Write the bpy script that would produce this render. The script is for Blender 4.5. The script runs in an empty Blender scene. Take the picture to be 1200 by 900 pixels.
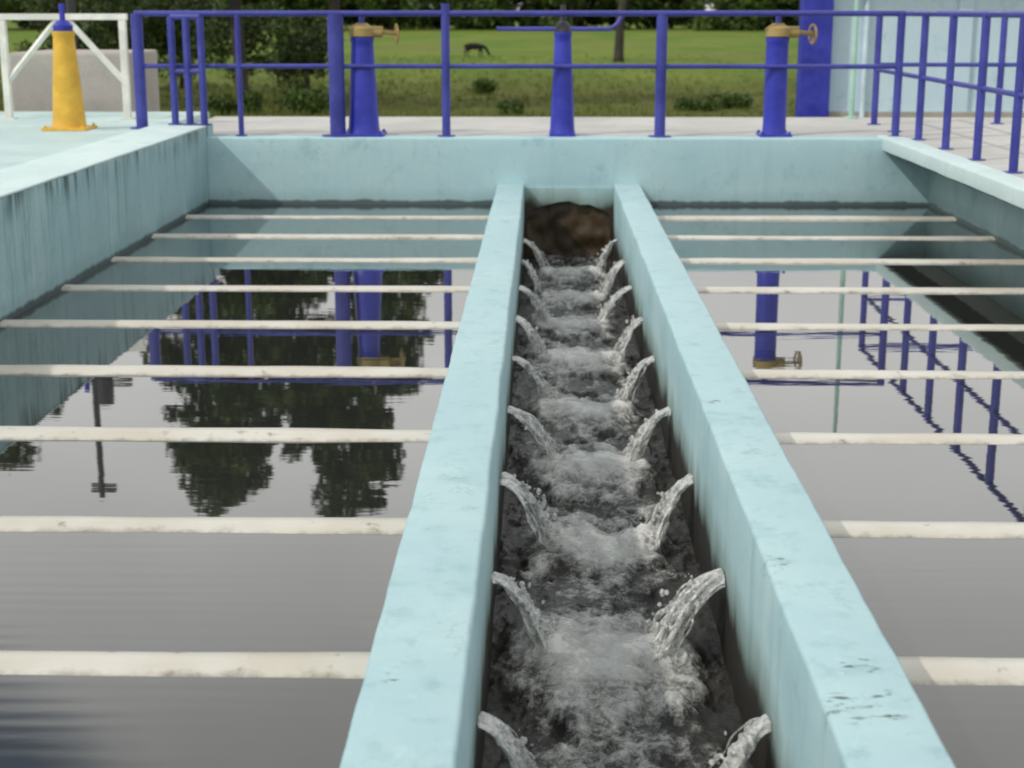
import bpy, bmesh, math, random
import numpy as np
from mathutils import Vector, Matrix, noise as mnoise

SC = bpy.context.scene
COL = SC.collection
R = math.radians

# ------------------------------------------------------------------ camera
cam_d = bpy.data.cameras.new('camera')
cam = bpy.data.objects.new('camera', cam_d)
COL.objects.link(cam)
cam_d.sensor_width = 36.0
cam_d.lens = 54.0
cam.location = (0.0, 0.0, 1.8)
cam.rotation_euler = (R(90 - 13.68), 0.0, R(1.18))
cam_d.clip_start = 0.05
cam_d.clip_end = 3000
cam_d.dof.use_dof = True
cam_d.dof.focus_distance = 6.3
cam_d.dof.aperture_fstop = 3.6
SC.camera = cam

# ------------------------------------------------------------------ sky
SUN_DIR = Vector((0.68, 0.42, -0.72)).normalized()      # direction the light travels
SUN_EL = math.asin(-SUN_DIR.z)
SUN_AZ = math.atan2(-SUN_DIR.x, -SUN_DIR.y)              # from +Y, clockwise positive
world = bpy.data.worlds.new('World')
SC.world = world
world.use_nodes = True
wn, wl = world.node_tree.nodes, world.node_tree.links
wn.clear()
w_out = wn.new('ShaderNodeOutputWorld')
w_bg = wn.new('ShaderNodeBackground')
w_bg.inputs['Strength'].default_value = 0.1
wl.new(w_bg.outputs[0], w_out.inputs[0])
sky = wn.new('ShaderNodeTexSky')
sky.sky_type = 'NISHITA'
sky.sun_disc = False
sky.sun_elevation = SUN_EL
sky.sun_rotation = SUN_AZ
tc = wn.new('ShaderNodeTexCoord')
sep = wn.new('ShaderNodeSeparateXYZ')
wl.new(tc.outputs['Generated'], sep.inputs[0])
ramp = wn.new('ShaderNodeValToRGB')                      # cloud layer brightness by height
wl.new(sep.outputs['Z'], ramp.inputs[0])
cr = ramp.color_ramp
cr.interpolation = 'B_SPLINE'
for p, v in ((0.0, 0.52), (0.15, 0.56), (0.23, 0.92), (0.38, 0.97), (0.60, 0.85), (1.0, 0.46)):
    e = cr.elements.new(p) if p not in (0.0, 1.0) else cr.elements[0 if p == 0.0 else len(cr.elements) - 1]
    e.color = (v * 0.985, v * 0.985, v * 0.97, 1)
cn = wn.new('ShaderNodeTexNoise')
cn.inputs['Scale'].default_value = 2.6
cn.inputs['Detail'].default_value = 5
cmap = wn.new('ShaderNodeMapping')
cmap.inputs['Scale'].default_value = (1, 1, 2.2)
wl.new(tc.outputs['Generated'], cmap.inputs[0])
wl.new(cmap.outputs[0], cn.inputs['Vector'])
cmr = wn.new('ShaderNodeMapRange')
cmr.inputs[1].default_value, cmr.inputs[2].default_value = 0.3, 0.7
cmr.inputs[3].default_value, cmr.inputs[4].default_value = 12.0, 15.0
wl.new(cn.outputs[0], cmr.inputs[0])
cmul = wn.new('ShaderNodeVectorMath'); cmul.operation = 'SCALE'
wl.new(ramp.outputs[0], cmul.inputs[0]); wl.new(cmr.outputs[0], cmul.inputs['Scale'])
# a break in the cloud, up and to the left
gd = wn.new('ShaderNodeVectorMath'); gd.operation = 'DISTANCE'
gap_az, gap_el = R(-28), R(32)
gd.inputs[1].default_value = (math.sin(gap_az) * math.cos(gap_el), math.cos(gap_az) * math.cos(gap_el), math.sin(gap_el))
wl.new(tc.outputs['Generated'], gd.inputs[0])
gadd = wn.new('ShaderNodeMath'); gadd.operation = 'MULTIPLY_ADD'
gadd.inputs[1].default_value = 0.12
wl.new(cn.outputs[0], gadd.inputs[0]); wl.new(gd.outputs['Value'], gadd.inputs[2])
gmr = wn.new('ShaderNodeMapRange'); gmr.interpolation_type = 'SMOOTHSTEP'
gmr.inputs[1].default_value, gmr.inputs[2].default_value = 0.215, 0.275
gmr.inputs[3].default_value, gmr.inputs[4].default_value = 0.05, 1.0
wl.new(gadd.outputs[0], gmr.inputs[0])
wmix = wn.new('ShaderNodeMixRGB')
wl.new(gmr.outputs[0], wmix.inputs[0])
wl.new(sky.outputs[0], wmix.inputs[1])
wl.new(cmul.outputs[0], wmix.inputs[2])
wl.new(wmix.outputs[0], w_bg.inputs['Color'])

# ------------------------------------------------------------------ sun
sun_d = bpy.data.lights.new('sun', 'SUN')
sun_d.energy = 2.0
sun_d.angle = R(1.5)
sun_d.color = (1.0, 0.95, 0.87)
sun = bpy.data.objects.new('sun', sun_d)
COL.objects.link(sun)
sun.rotation_euler = SUN_DIR.to_track_quat('-Z', 'Y').to_euler()
sun.location = (-30, -20, 40)

SC.view_settings.view_transform = 'Standard'
SC.view_settings.look = 'None'
SC.view_settings.exposure = 0.0
SC.view_settings.gamma = 1.0
SC.view_settings.use_curve_mapping = False
SC.cycles.filter_width = 2.0
SC.cycles.max_bounces = 8

# ================================================================== materials
def nmat(name, rough=0.6, color=None, spec=None):
    m = bpy.data.materials.new(name)
    m.use_nodes = True
    b = m.node_tree.nodes['Principled BSDF']
    b.inputs['Roughness'].default_value = rough
    if color: b.inputs['Base Color'].default_value = (*color, 1)
    if spec is not None: b.inputs['Specular IOR Level'].default_value = spec
    return m, m.node_tree.nodes, m.node_tree.links, b

class G:
    """tiny node-graph helper"""
    def __init__(s, m): s.n, s.l = m.node_tree.nodes, m.node_tree.links; s._p = None
    def pos(s):
        if s._p is None: s._p = s.n.new('ShaderNodeNewGeometry')
        return s._p.outputs['Position']
    def xyz(s, sock):
        q = s.n.new('ShaderNodeSeparateXYZ'); s.l.new(sock, q.inputs[0]); return q.outputs
    def map(s, sock, scale):
        q = s.n.new('ShaderNodeMapping'); q.inputs['Scale'].default_value = scale
        s.l.new(sock, q.inputs[0]); return q.outputs[0]
    def noise(s, vec, scale, detail=4, rough=0.55, dist=0.0):
        q = s.n.new('ShaderNodeTexNoise'); q.inputs['Scale'].default_value = scale
        q.inputs['Detail'].default_value = detail; q.inputs['Roughness'].default_value = rough
        q.inputs['Distortion'].default_value = dist
        s.l.new(vec, q.inputs['Vector']); return q.outputs[0]
    def rng(s, v, a, b, c=0.0, d=1.0, smooth=True):
        q = s.n.new('ShaderNodeMapRange')
        if smooth: q.interpolation_type = 'SMOOTHSTEP'
        for i, x in enumerate((a, b, c, d)): q.inputs[i + 1].default_value = x
        s.l.new(v, q.inputs[0]); return q.outputs[0]
    def math(s, op, a, b=None, c=None):
        q = s.n.new('ShaderNodeMath'); q.operation = op
        for i, x in enumerate((a, b, c)):
            if x is None: continue
            if isinstance(x, (int, float)): q.inputs[i].default_value = x
            else: s.l.new(x, q.inputs[i])
        return q.outputs[0]
    def mix(s, f, a, b):
        q = s.n.new('ShaderNodeMixRGB')
        for i, x in enumerate((f, a, b)):
            if isinstance(x, (int, float)): q.inputs[i].default_value = x
            elif isinstance(x, tuple): q.inputs[i].default_value = (*x, 1)
            else: s.l.new(x, q.inputs[i])
        return q.outputs[0]
    def bump(s, h, strength, dist=0.01, normal=None):
        q = s.n.new('ShaderNodeBump'); q.inputs['Strength'].default_value = strength
        q.inputs['Distance'].default_value = dist; s.l.new(h, q.inputs['Height'])
        if normal is not None: s.l.new(normal, q.inputs['Normal'])
        return q.outputs[0]

def paint_concrete(name, base, worn, streak=0.35, algae_z=0.035, algae=(0.012, 0.016, 0.012), low_z=None, low_col=None, rough=0.62, grime_top=None, marks=()):
    """painted concrete: patchy paint, vertical run marks, algae line at the water, optional slime low down"""
    m, n, l, b = nmat(name, rough)
    g = G(m); p = g.pos(); X = g.xyz(p)
    big = g.noise(p, 1.3, 6, 0.65)
    fine = g.noise(p, 14, 5, 0.7)
    st = g.noise(g.map(p, (5.5, 5.5, 0.45)), 1.6, 6, 0.7)
    c = g.mix(g.rng(big, 0.38, 0.68), base, worn)
    c = g.mix(g.math('MULTIPLY', g.rng(st, 0.5, 0.75), streak), c, tuple(v * k for v, k in zip(base, (0.42, 0.55, 0.55))))
    c = g.mix(g.math('MULTIPLY', g.rng(fine, 0.56, 0.74), 0.28), c, tuple(min(1, v * 1.35) for v in base))
    chip = g.noise(p, 4.2, 8, 0.75)
    c = g.mix(g.math('MULTIPLY', g.rng(chip, 0.70, 0.75), 0.4), c, (0.16, 0.19, 0.17))
    vo = n.new('ShaderNodeTexVoronoi'); vo.feature = 'DISTANCE_TO_EDGE'; vo.inputs['Scale'].default_value = 1.4
    wp = n.new('ShaderNodeVectorMath'); wp.operation = 'ADD'
    wn_ = n.new('ShaderNodeTexNoise'); wn_.inputs['Scale'].default_value = 3.0; wn_.inputs['Detail'].default_value = 6
    l.new(p, wn_.inputs['Vector']); l.new(p, wp.inputs[0]); l.new(wn_.outputs['Color'], wp.inputs[1]); l.new(wp.outputs[0], vo.inputs['Vector'])
    crack = g.math('MULTIPLY', g.rng(vo.outputs['Distance'], 0.002, 0.007, 1.0, 0.0), g.rng(big, 0.50, 0.58))
    c = g.mix(g.math('MULTIPLY', crack, 0.28), c, tuple(v * 0.35 for v in base))
    blot = g.noise(p, 2.4, 7, 0.72)
    c = g.mix(g.math('MULTIPLY', g.rng(blot, 0.53, 0.70), 0.65), c, tuple(v * q for v, q in zip(base, (0.62, 0.74, 0.72))))
    c = g.mix(g.math('MULTIPLY', g.rng(g.noise(p, 5.5, 9, 0.8), 0.64, 0.68), 0.5), c, tuple(min(1, v * 1.5) for v in base))
    for (mx, my, mr) in marks:
        dd = n.new('ShaderNodeVectorMath'); dd.operation = 'DISTANCE'; dd.inputs[1].default_value = (mx, my, 0.2)
        l.new(p, dd.inputs[0])
        fl = g.noise(g.map(p, (1, 2.6, 1)), 16, 4, 0.6)
        c = g.mix(g.math('MULTIPLY', g.rng(dd.outputs['Value'], mr * .6, mr, 1, 0), g.rng(fl, 0.54, 0.64)), c, (0.06, 0.085, 0.08))
    if grime_top is not None:
        k = g.rng(X[2], grime_top - 0.22, grime_top, 0, 1)
        k = g.math('MULTIPLY', k, g.rng(st, 0.42, 0.60))
        k = g.math('MULTIPLY', k, g.rng(g.noise(p, 0.9, 3), 0.42, 0.6))
        c = g.mix(g.math('MULTIPLY', k, 0.9), c, (0.025, 0.055, 0.055))
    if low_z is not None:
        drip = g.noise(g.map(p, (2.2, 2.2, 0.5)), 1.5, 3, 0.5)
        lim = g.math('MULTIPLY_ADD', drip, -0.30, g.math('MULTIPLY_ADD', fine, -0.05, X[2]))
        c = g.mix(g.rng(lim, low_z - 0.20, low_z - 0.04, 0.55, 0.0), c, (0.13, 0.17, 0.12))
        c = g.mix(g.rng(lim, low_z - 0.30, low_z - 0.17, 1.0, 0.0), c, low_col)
    if algae_z is not None:
        z2 = g.math('MULTIPLY_ADD', g.noise(g.map(p, (3, 3, 1)), 2.2, 6, 0.7), -0.07, X[2])
        c = g.mix(g.rng(z2, algae_z - 0.045, algae_z - 0.015, 0.96, 0.0), c, algae)
        c = g.mix(g.rng(z2, algae_z - 0.02, algae_z + 0.12, 0.3, 0.0), c, tuple(v * 0.5 for v in base))
    l.new(c, b.inputs['Base Color'])
    l.new(g.rng(big, 0.3, 0.7, rough - 0.12, rough + 0.14), b.inputs['Roughness'])
    h = g.math('MULTIPLY_ADD', fine, 0.5, big)
    l.new(g.bump(h, 0.35, 0.008, g.bump(g.noise(p, 70, 3), 0.15, 0.003)), b.inputs['Normal'])
    return m

CY = (0.36, 0.545, 0.59); CYW = (0.41, 0.58, 0.61)
M = {}
M['wall'] = paint_concrete('cyan_painted_concrete', CY, CYW, 0.22)
M['wall_side'] = paint_concrete('cyan_streaked_concrete', (0.265, 0.425, 0.455), (0.33, 0.48, 0.50), 0.7, grime_top=0.72)
M['wall_slab'] = paint_concrete('cyan_dull_concrete', (0.31, 0.47, 0.48), (0.36, 0.51, 0.51), 0.5)  # slightly darker, duller cyan for the right wall
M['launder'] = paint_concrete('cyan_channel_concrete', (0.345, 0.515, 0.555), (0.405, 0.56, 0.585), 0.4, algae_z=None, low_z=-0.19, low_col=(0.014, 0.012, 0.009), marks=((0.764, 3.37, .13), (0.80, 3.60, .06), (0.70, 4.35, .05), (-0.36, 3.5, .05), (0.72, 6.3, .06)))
M['outlet'] = paint_concrete('stained_outlet_concrete', (0.33, 0.49, 0.51), (0.38, 0.53, 0.54), 0.6, algae_z=None, low_z=0.075, low_col=(0.030, 0.019, 0.008))
M['coping'] = paint_concrete('pale_cyan_coping', (0.52, 0.66, 0.66), (0.58, 0.70, 0.69), 0.2, algae_z=None)
M['deck_cyan'] = paint_concrete('pale_cyan_deck', (0.42, 0.56, 0.56), (0.52, 0.64, 0.63), 0.2, algae_z=None)

def concrete(name, c0, c1, rough=0.85):
    m, n, l, b = nmat(name, rough); g = G(m); p = g.pos()
    a = g.noise(p, 1.1, 7, 0.7); f = g.noise(p, 22, 5, 0.7)
    c = g.mix(g.rng(a, 0.35, 0.68), c0, c1)
    c = g.mix(g.math('MULTIPLY', g.rng(f, 0.52, 0.75), 0.35), c, tuple(v * 0.55 for v in c0))
    l.new(c, b.inputs['Base Color'])
    l.new(g.bump(g.math('MULTIPLY_ADD', f, 0.5, a), 0.4, 0.01), b.inputs['Normal'])
    return m
M['deck'] = concrete('beige_concrete', (0.41, 0.41, 0.395), (0.51, 0.51, 0.49))
M['block'] = concrete('grey_concrete', (0.33, 0.31, 0.28), (0.42, 0.39, 0.355))
M['under'] = concrete('shaded_stained_concrete', (0.012, 0.014, 0.010), (0.03, 0.032, 0.022))  # near-black: algae staining plus the overhang's shade put into the colour
M['sludge'] = concrete('brown_algae', (0.022, 0.013, 0.005), (0.085, 0.052, 0.021), 0.55)

def metal_paint(name, col, rough=0.38, wear=0.3, rust=(0.09, 0.035, 0.015)):
    m, n, l, b = nmat(name, rough); g = G(m); p = g.pos()
    a = g.noise(p, 3.0, 6, 0.7); f = g.noise(p, 26, 6, 0.75)
    c = g.mix(g.rng(a, 0.35, 0.7), col, tuple(min(1, v * 1.35 + 0.012) for v in col))
    c = g.mix(g.math('MULTIPLY', g.rng(f, 0.66, 0.72), wear), c, rust)
    l.new(c, b.inputs['Base Color'])
    l.new(g.rng(a, 0.3, 0.7, rough - 0.08, rough + 0.2), b.inputs['Roughness'])
    l.new(g.bump(f, 0.12, 0.002), b.inputs['Normal'])
    return m
M['blue'] = metal_paint('blue_gloss_paint', (0.018, 0.026, 0.31))
M['blue_rail'] = metal_paint('blue_rail_paint', (0.030, 0.036, 0.24))
M['yellow'] = metal_paint('yellow_paint', (0.56, 0.33, 0.03), 0.45)
M['wheel'] = metal_paint('dull_yellow_paint', (0.30, 0.215, 0.07), 0.55, 0.9)
M['white_steel'] = metal_paint('white_steel_paint', (0.60, 0.60, 0.55), 0.5, 0.5)
M['dark_steel'] = metal_paint('dark_steel', (0.03, 0.03, 0.04), 0.45)
M['pale_green'] = metal_paint('pale_green_paint', (0.28, 0.45, 0.38), 0.5)
M['building'] = paint_concrete('pale_blue_plaster', (0.52, 0.68, 0.80), (0.56, 0.71, 0.81), 0.12, algae_z=None)
M['roof'] = concrete('roof_concrete', (0.30, 0.31, 0.32), (0.4, 0.4, 0.4))
M['seam'] = metal_paint('pale_downpipe_paint', (0.50, 0.62, 0.70), 0.5)

# white collector pipes: off-white, slimy near the water line
m, n, l, b = nmat('white_pipe_plastic', 0.35); g = G(m); p = g.pos(); X = g.xyz(p)
f = g.noise(p, 9, 6, 0.7); a = g.noise(p, 2.0, 4)
c = g.mix(g.rng(a, 0.35, 0.7), (0.57, 0.555, 0.50), (0.49, 0.46, 0.385))
c = g.mix(g.math('MULTIPLY', g.rng(f, 0.6, 0.72), 0.75), c, (0.16, 0.14, 0.09))
z2 = g.math('MULTIPLY_ADD', f, -0.05, X[2])
c = g.mix(g.rng(z2, -0.032, -0.014, 0.6, 0.0), c, (0.09, 0.08, 0.05))
l.new(c, b.inputs['Base Color']); l.new(g.bump(f, 0.2, 0.004), b.inputs['Normal'])
M['pipe'] = m

# still water
m, n, l, b = nmat('still_water', 0.015, (0.022, 0.024, 0.021)); g = G(m); p = g.pos()
b.inputs['IOR'].default_value = 1.43
r1 = g.noise(g.map(p, (0.7, 3.2, 1)), 1.7, 3, 0.5)
r2 = g.noise(g.map(p, (2.5, 9.0, 1)), 2.2, 2, 0.5)
h = g.math('MULTIPLY_ADD', r2, 0.18, r1)
X = g.xyz(p)
wv = n.new('ShaderNodeTexWave'); wv.bands_direction = 'Y'; wv.inputs['Scale'].default_value = 3.6
wv.inputs['Distortion'].default_value = 5.0; wv.inputs['Detail'].default_value = 3.0; wv.inputs['Detail Scale'].default_value = 0.8
l.new(g.map(p, (0.22, 1, 1)), wv.inputs['Vector'])
mk = g.math('MULTIPLY', g.rng(X[1], 4.6, 5.6, 1.0, 0.0), g.rng(X[0], -1.7, -0.5, 1.0, 0.25))
wv2 = g.math('MULTIPLY', wv.outputs['Fac'], mk)
nb = g.bump(wv2, 1.0, 0.00017, g.bump(h, 1.0, 0.00038))
l.new(nb, b.inputs['Normal']); l.new(nb, b.inputs['Coat Normal'])
b.inputs['Coat Weight'].default_value = 0.75; b.inputs['Coat IOR'].default_value = 1.33; b.inputs['Coat Roughness'].default_value = 0.015
sc = g.noise(g.map(p, (1, 2.5, 1)), 7, 8, 0.8)                # thin floating scum and specks
spk = g.math('MULTIPLY', g.rng(sc, 0.71, 0.76), g.rng(r1, 0.45, 0.6))
l.new(g.mix(spk, (0.022, 0.024, 0.021), (0.11, 0.10, 0.07)), b.inputs['Base Color'])
M['water'] = m

# rushing water with foam (foam amount is a mesh attribute set by the wave shape)
m, n, l, b = nmat('rushing_water', 0.08); g = G(m); p = g.pos()
at = n.new('ShaderNodeAttribute'); at.attribute_name = 'foam'
fo = g.noise(p, 13, 8, 0.74, 1.1); fo2 = g.noise(p, 55, 5, 0.75, 0.6); fo3 = g.noise(p, 170, 3, 0.7)
sm = g.math('ADD', g.math('MULTIPLY_ADD', fo, 1.25, -0.62), g.math('MULTIPLY_ADD', fo2, 0.9, -0.45))
ab = n.new('ShaderNodeAttribute'); ab.attribute_name = 'boil'
sm = g.math('MULTIPLY', g.math('ADD', sm, g.math('MULTIPLY_ADD', fo3, 0.5, -0.25)), g.rng(ab.outputs['Fac'], 0, 1, 1.0, 0.42, False))
k = g.math('ADD', at.outputs['Fac'], sm)
k1 = g.rng(k, 0.34, 0.90)                                      # milky aerated water
k2 = g.rng(k, 0.86, 1.02)                                      # crisp bubbles
c = g.mix(k1, (0.032, 0.031, 0.028), (0.50, 0.495, 0.48))
c = g.mix(k2, c, (0.70, 0.69, 0.67))
l.new(c, b.inputs['Base Color'])
l.new(g.rng(k2, 0, 1, 0.07, 0.4, False), b.inputs['Roughness'])
hh = g.math('ADD', fo, g.math('MULTIPLY_ADD', fo2, 0.5, g.math('MULTIPLY', fo3, 0.2)))
l.new(g.bump(hh, 0.8, 0.011), b.inputs['Normal'])
b.inputs['IOR'].default_value = 1.333
M['rush'] = m

m, n, l, b = nmat('jet_water', 0.25); g = G(m); p = g.pos()
f = g.noise(p, 30, 6, 0.72, 0.5); f2 = g.noise(p, 120, 3, 0.7)
k = g.rng(g.math('MULTIPLY_ADD', f2, 0.4, f), 0.52, 0.86)
l.new(g.mix(k, (0.80, 0.80, 0.79), (0.90, 0.90, 0.88)), b.inputs['Base Color'])
l.new(g.rng(k, 0, 1, 0.88, 0.45, False), b.inputs['Transmission Weight'])
l.new(g.rng(k, 0, 1, 0.03, 0.25, False), b.inputs['Roughness'])
l.new(g.bump(g.math('MULTIPLY_ADD', f2, 0.4, f), 0.45, 0.004), b.inputs['Normal'])
b.inputs['IOR'].default_value = 1.333
b.inputs['Coat Weight'].default_value = 0.6; b.inputs['Coat Roughness'].default_value = 0.04
M['jet'] = m

def leafm(name, c0, c1, c2):
    m, n, l, b = nmat(name, 0.55, spec=0.25); g = G(m); p = g.pos()
    gi = n.new('ShaderNodeNewGeometry')
    c = g.mix(gi.outputs['Random Per Island'], c0, c1)
    c = g.mix(g.rng(g.noise(p, 0.7, 3), 0.45, 0.7), c, c2)
    l.new(c, b.inputs['Base Color'])
    b.inputs['Subsurface Weight'].default_value = 0.0
    return m
M['leaf'] = leafm('dark_leaves', (0.030, 0.055, 0.010), (0.055, 0.095, 0.016), (0.045, 0.060, 0.014))
M['leaf2'] = leafm('shrub_leaves', (0.036, 0.070, 0.010), (0.070, 0.118, 0.018), (0.05, 0.06, 0.018))
M['leaf3'] = leafm('far_leaves', (0.035, 0.065, 0.010), (0.075, 0.125, 0.016), (0.03, 0.045, 0.010))
M['bark'] = concrete('bark', (0.022, 0.018, 0.014), (0.05, 0.042, 0.034))
M['cow'] = nmat('dark_hide', 0.75, (0.007, 0.006, 0.006), 0.2)[0]
M['tuft'] = leafm('grass_blades', (0.07, 0.12, 0.015), (0.12, 0.15, 0.03), (0.13, 0.12, 0.04))

m, n, l, b = nmat('lawn', 0.9, spec=0.1); g = G(m); p = g.pos()
a = g.noise(p, 0.055, 5, 0.6); a2 = g.noise(g.map(p, (0.5, 0.22, 1)), 0.35, 6, 0.7); f = g.noise(p, 3.5, 6, 0.75)
c = g.mix(g.rng(a2, 0.38, 0.62), (0.090, 0.160, 0.020), (0.150, 0.190, 0.032))
c = g.mix(g.rng(a, 0.52, 0.72), c, (0.16, 0.145, 0.055))
c = g.mix(g.math('MULTIPLY', g.rng(f, 0.5, 0.7), 0.6), c, (0.05, 0.085, 0.014))
near = g.rng(g.math('MULTIPLY_ADD', a2, 26.0, g.xyz(p)[1]), 66, 92, 0.8, 0.0)     # drier, rougher strip by the works
c = g.mix(near, c, g.mix(g.rng(f, 0.4, 0.62), (0.125, 0.115, 0.028), (0.045, 0.06, 0.014)))
l.new(c, b.inputs['Base Color']); l.new(g.bump(f, 0.6, 0.15), b.inputs['Normal'])
M['lawn'] = m

# ================================================================== builders
ROOTLOC = {}
def root(name, loc, label, cat, group=None, kind=None):
    o = bpy.data.objects.new(name, None); COL.objects.link(o)
    o.location = loc; o.empty_display_size = 0.2
    ROOTLOC[o.name] = Vector(loc)
    tag(o, label, cat, group, kind)
    return o
def tag(o, label=None, cat=None, group=None, kind=None):
    if label: o['label'] = label
    if cat: o['category'] = cat
    if group: o['group'] = group
    if kind: o['kind'] = kind
    return o
def link_mesh(name, me, mats, parent=None):
    o = bpy.data.objects.new(name, me); COL.objects.link(o)
    for mm in (mats if isinstance(mats, (list, tuple)) else [mats]): me.materials.append(mm)
    if parent is not None:
        off = ROOTLOC[parent.name]
        me.transform(Matrix.Translation(-off))
        o.parent = parent
        ROOTLOC[o.name] = off
    return o
def obj(name, bm, mat, parent=None, smooth=False, angle=None):
    """bm holds world coordinates; the mesh is stored relative to its thing's base"""
    me = bpy.data.meshes.new(name)
    bmesh.ops.recalc_face_normals(bm, faces=bm.faces)
    bm.to_mesh(me); bm.free()
    if smooth:
        me.polygons.foreach_set('use_smooth', [True] * len(me.polygons))
        if angle is not None:
            me.set_sharp_from_angle(angle=R(angle))
    return link_mesh(name, me, mat, parent)
def base_at(o, loc):
    """move the origin of a one-mesh thing to loc without moving its shape"""
    o.data.transform(Matrix.Translation(-Vector(loc))); o.location = loc
    return o

def box(bm, x0, x1, y0, y1, z0, z1, bev=0.0, seg=2):
    t = bmesh.new()
    bmesh.ops.create_cube(t, size=1)
    for v in t.verts:
        v.co = Vector((x0 + (v.co.x + .5) * (x1 - x0), y0 + (v.co.y + .5) * (y1 - y0), z0 + (v.co.z + .5) * (z1 - z0)))
    if bev: bmesh.ops.bevel(t, geom=t.edges[:], offset=bev, segments=seg, affect='EDGES', profile=0.6)
    merge(bm, t)
def merge(bm, t):
    me = bpy.data.meshes.new('tmp'); t.to_mesh(me); t.free(); bm.from_mesh(me); bpy.data.meshes.remove(me)
def tube(bm, pts, rad, sides=10, caps=True):
    pts = [Vector(q) for q in pts]
    rads = rad if isinstance(rad, (list, tuple)) else [rad] * len(pts)
    rings = []; up0 = None
    for i, q in enumerate(pts):
        d = (pts[min(i + 1, len(pts) - 1)] - pts[max(i - 1, 0)]).normalized()
        if up0 is None: up0 = Vector((0, 0, 1)) if abs(d.z) < 0.9 else Vector((1, 0, 0))
        u = d.cross(up0).normalized(); v = u.cross(d).normalized(); up0 = v
        r = rads[i]
        rx, rz = r if isinstance(r, tuple) else (r, r)
        rings.append([bm.verts.new(q + u * math.cos(2 * math.pi * k / sides) * rx + v * math.sin(2 * math.pi * k / sides) * rz) for k in range(sides)])
    for a, b2 in zip(rings, rings[1:]):
        for k in range(sides):
            bm.faces.new((a[k], a[(k + 1) % sides], b2[(k + 1) % sides], b2[k]))
    if caps:
        bm.faces.new(rings[0][::-1]); bm.faces.new(rings[-1])
def lathe(bm, cx, cy, prof, sides=24):
    """prof: list of (radius, z)"""
    rings = [[bm.verts.new((cx + r * math.cos(2 * math.pi * k / sides), cy + r * math.sin(2 * math.pi * k / sides), z)) for k in range(sides)] for r, z in prof]
    for a, b2 in zip(rings, rings[1:]):
        for k in range(sides):
            bm.faces.new((a[k], a[(k + 1) % sides], b2[(k + 1) % sides], b2[k]))
    bm.faces.new(rings[0][::-1]); bm.faces.new(rings[-1])
def ring(bm, c, axis, rad, r, n=28, s=8):
    c = Vector(c); ax = Vector(axis).normalized()
    u = ax.orthogonal().normalized(); v = ax.cross(u)
    vs = []
    for i in range(n):
        a = 2 * math.pi * i / n; d = u * math.cos(a) + v * math.sin(a)
        vs.append([bm.verts.new(c + d * (rad + r * math.cos(2 * math.pi * k / s)) + ax * r * math.sin(2 * math.pi * k / s)) for k in range(s)])
    for i in range(n):
        for k in range(s):
            bm.faces.new((vs[i][k], vs[(i + 1) % n][k], vs[(i + 1) % n][(k + 1) % s], vs[i][(k + 1) % s]))
def rough_bar(bm, x0, x1, y0, y1, z0, z1, axis='y', seg=0.12, amp=0.004, rnd=0.02, seed=0):
    """a cast concrete bar: rounded section swept along one axis, edges slightly wavy"""
    sec = []
    a0, a1 = (x0, x1) if axis == 'y' else (y0, y1)
    for (ca, cz, s) in ((a0 + rnd, z0 + rnd, 180), (a1 - rnd, z0 + rnd, 270), (a1 - rnd, z1 - rnd, 0), (a0 + rnd, z1 - rnd, 90)):
        for k in range(5):
            t = R(s + 90 * k / 4); sec.append((ca + rnd * math.cos(t), cz + rnd * math.sin(t)))
    full = []
    for (p, q) in zip(sec, sec[1:] + sec[:1]):
        full.append(p)
        L = math.hypot(q[0] - p[0], q[1] - p[1]); nn = int(L / 0.12)
        for k in range(1, nn): full.append((p[0] + (q[0] - p[0]) * k / nn, p[1] + (q[1] - p[1]) * k / nn))
    b0, b1 = (y0, y1) if axis == 'y' else (x0, x1)
    N = max(2, int((b1 - b0) / seg)); rings = []
    for i in range(N + 1):
        t = b0 + (b1 - b0) * i / N; rr = []
        for (a, z) in full:
            w = Vector((a * 3.1 + seed * 7.7, t * 2.2, z * 3.1)); w2 = Vector((a * 9 + seed * 3.3, t * 9, z * 9))
            da = mnoise.noise(w) * amp + mnoise.noise(w2) * amp * 0.6
            dz = mnoise.noise(w + Vector((40, 0, 0))) * amp + mnoise.noise(w2 + Vector((40, 0, 0))) * amp * 0.6
            rr.append(bm.verts.new((a + da, t, z + dz) if axis == 'y' else (t, a + da, z + dz)))
        rings.append(rr)
    n = len(full)
    for a, b2 in zip(rings, rings[1:]):
        for k in range(n): bm.faces.new((a[k], a[(k + 1) % n], b2[(k + 1) % n], b2[k]))
    bm.faces.new(rings[0][::-1]); bm.faces.new(rings[-1])

# ------------------------------------------------------------------ dimensions
D = 14.6                 # inner face of the back wall
Y0 = 1.3                 # inner face of the front wall (below the picture)
ZT = 0.63                # walkway level
ZG = -1.1                # ground level
XL, XR = -3.19, 3.64     # pool side walls
LO, LI, RI, RO = -0.44, -0.185, 0.665, 0.91   # channel walls
ZL = 0.20                # channel wall top
ZC = -0.50               # water level in the channel
PIPES = [4.02 + 1.205 * k for k in range(9)]

# ------------------------------------------------------------------ ground
bm = bmesh.new()
xs = [-900, -300, -120, -60, -30, -9.0, 9.0, 30, 60, 120, 300, 900]
ys = [-300, -60, -20, 0, 18, 30, 45, 60, 80, 110, 150, 220, 400, 1500]
gv = [[bm.verts.new((x, y, ZG + (mnoise.noise(Vector((x * .02, y * .02, 3))) * 0.25 if y > 30 else 0))) for x in xs] for y in ys]
for j in range(len(ys) - 1):
    for i in range(len(xs) - 1):
        bm.faces.new((gv[j][i], gv[j][i + 1], gv[j + 1][i + 1], gv[j + 1][i]))
tag(obj('ground', bm, M['lawn'], smooth=True), kind='structure')

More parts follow.
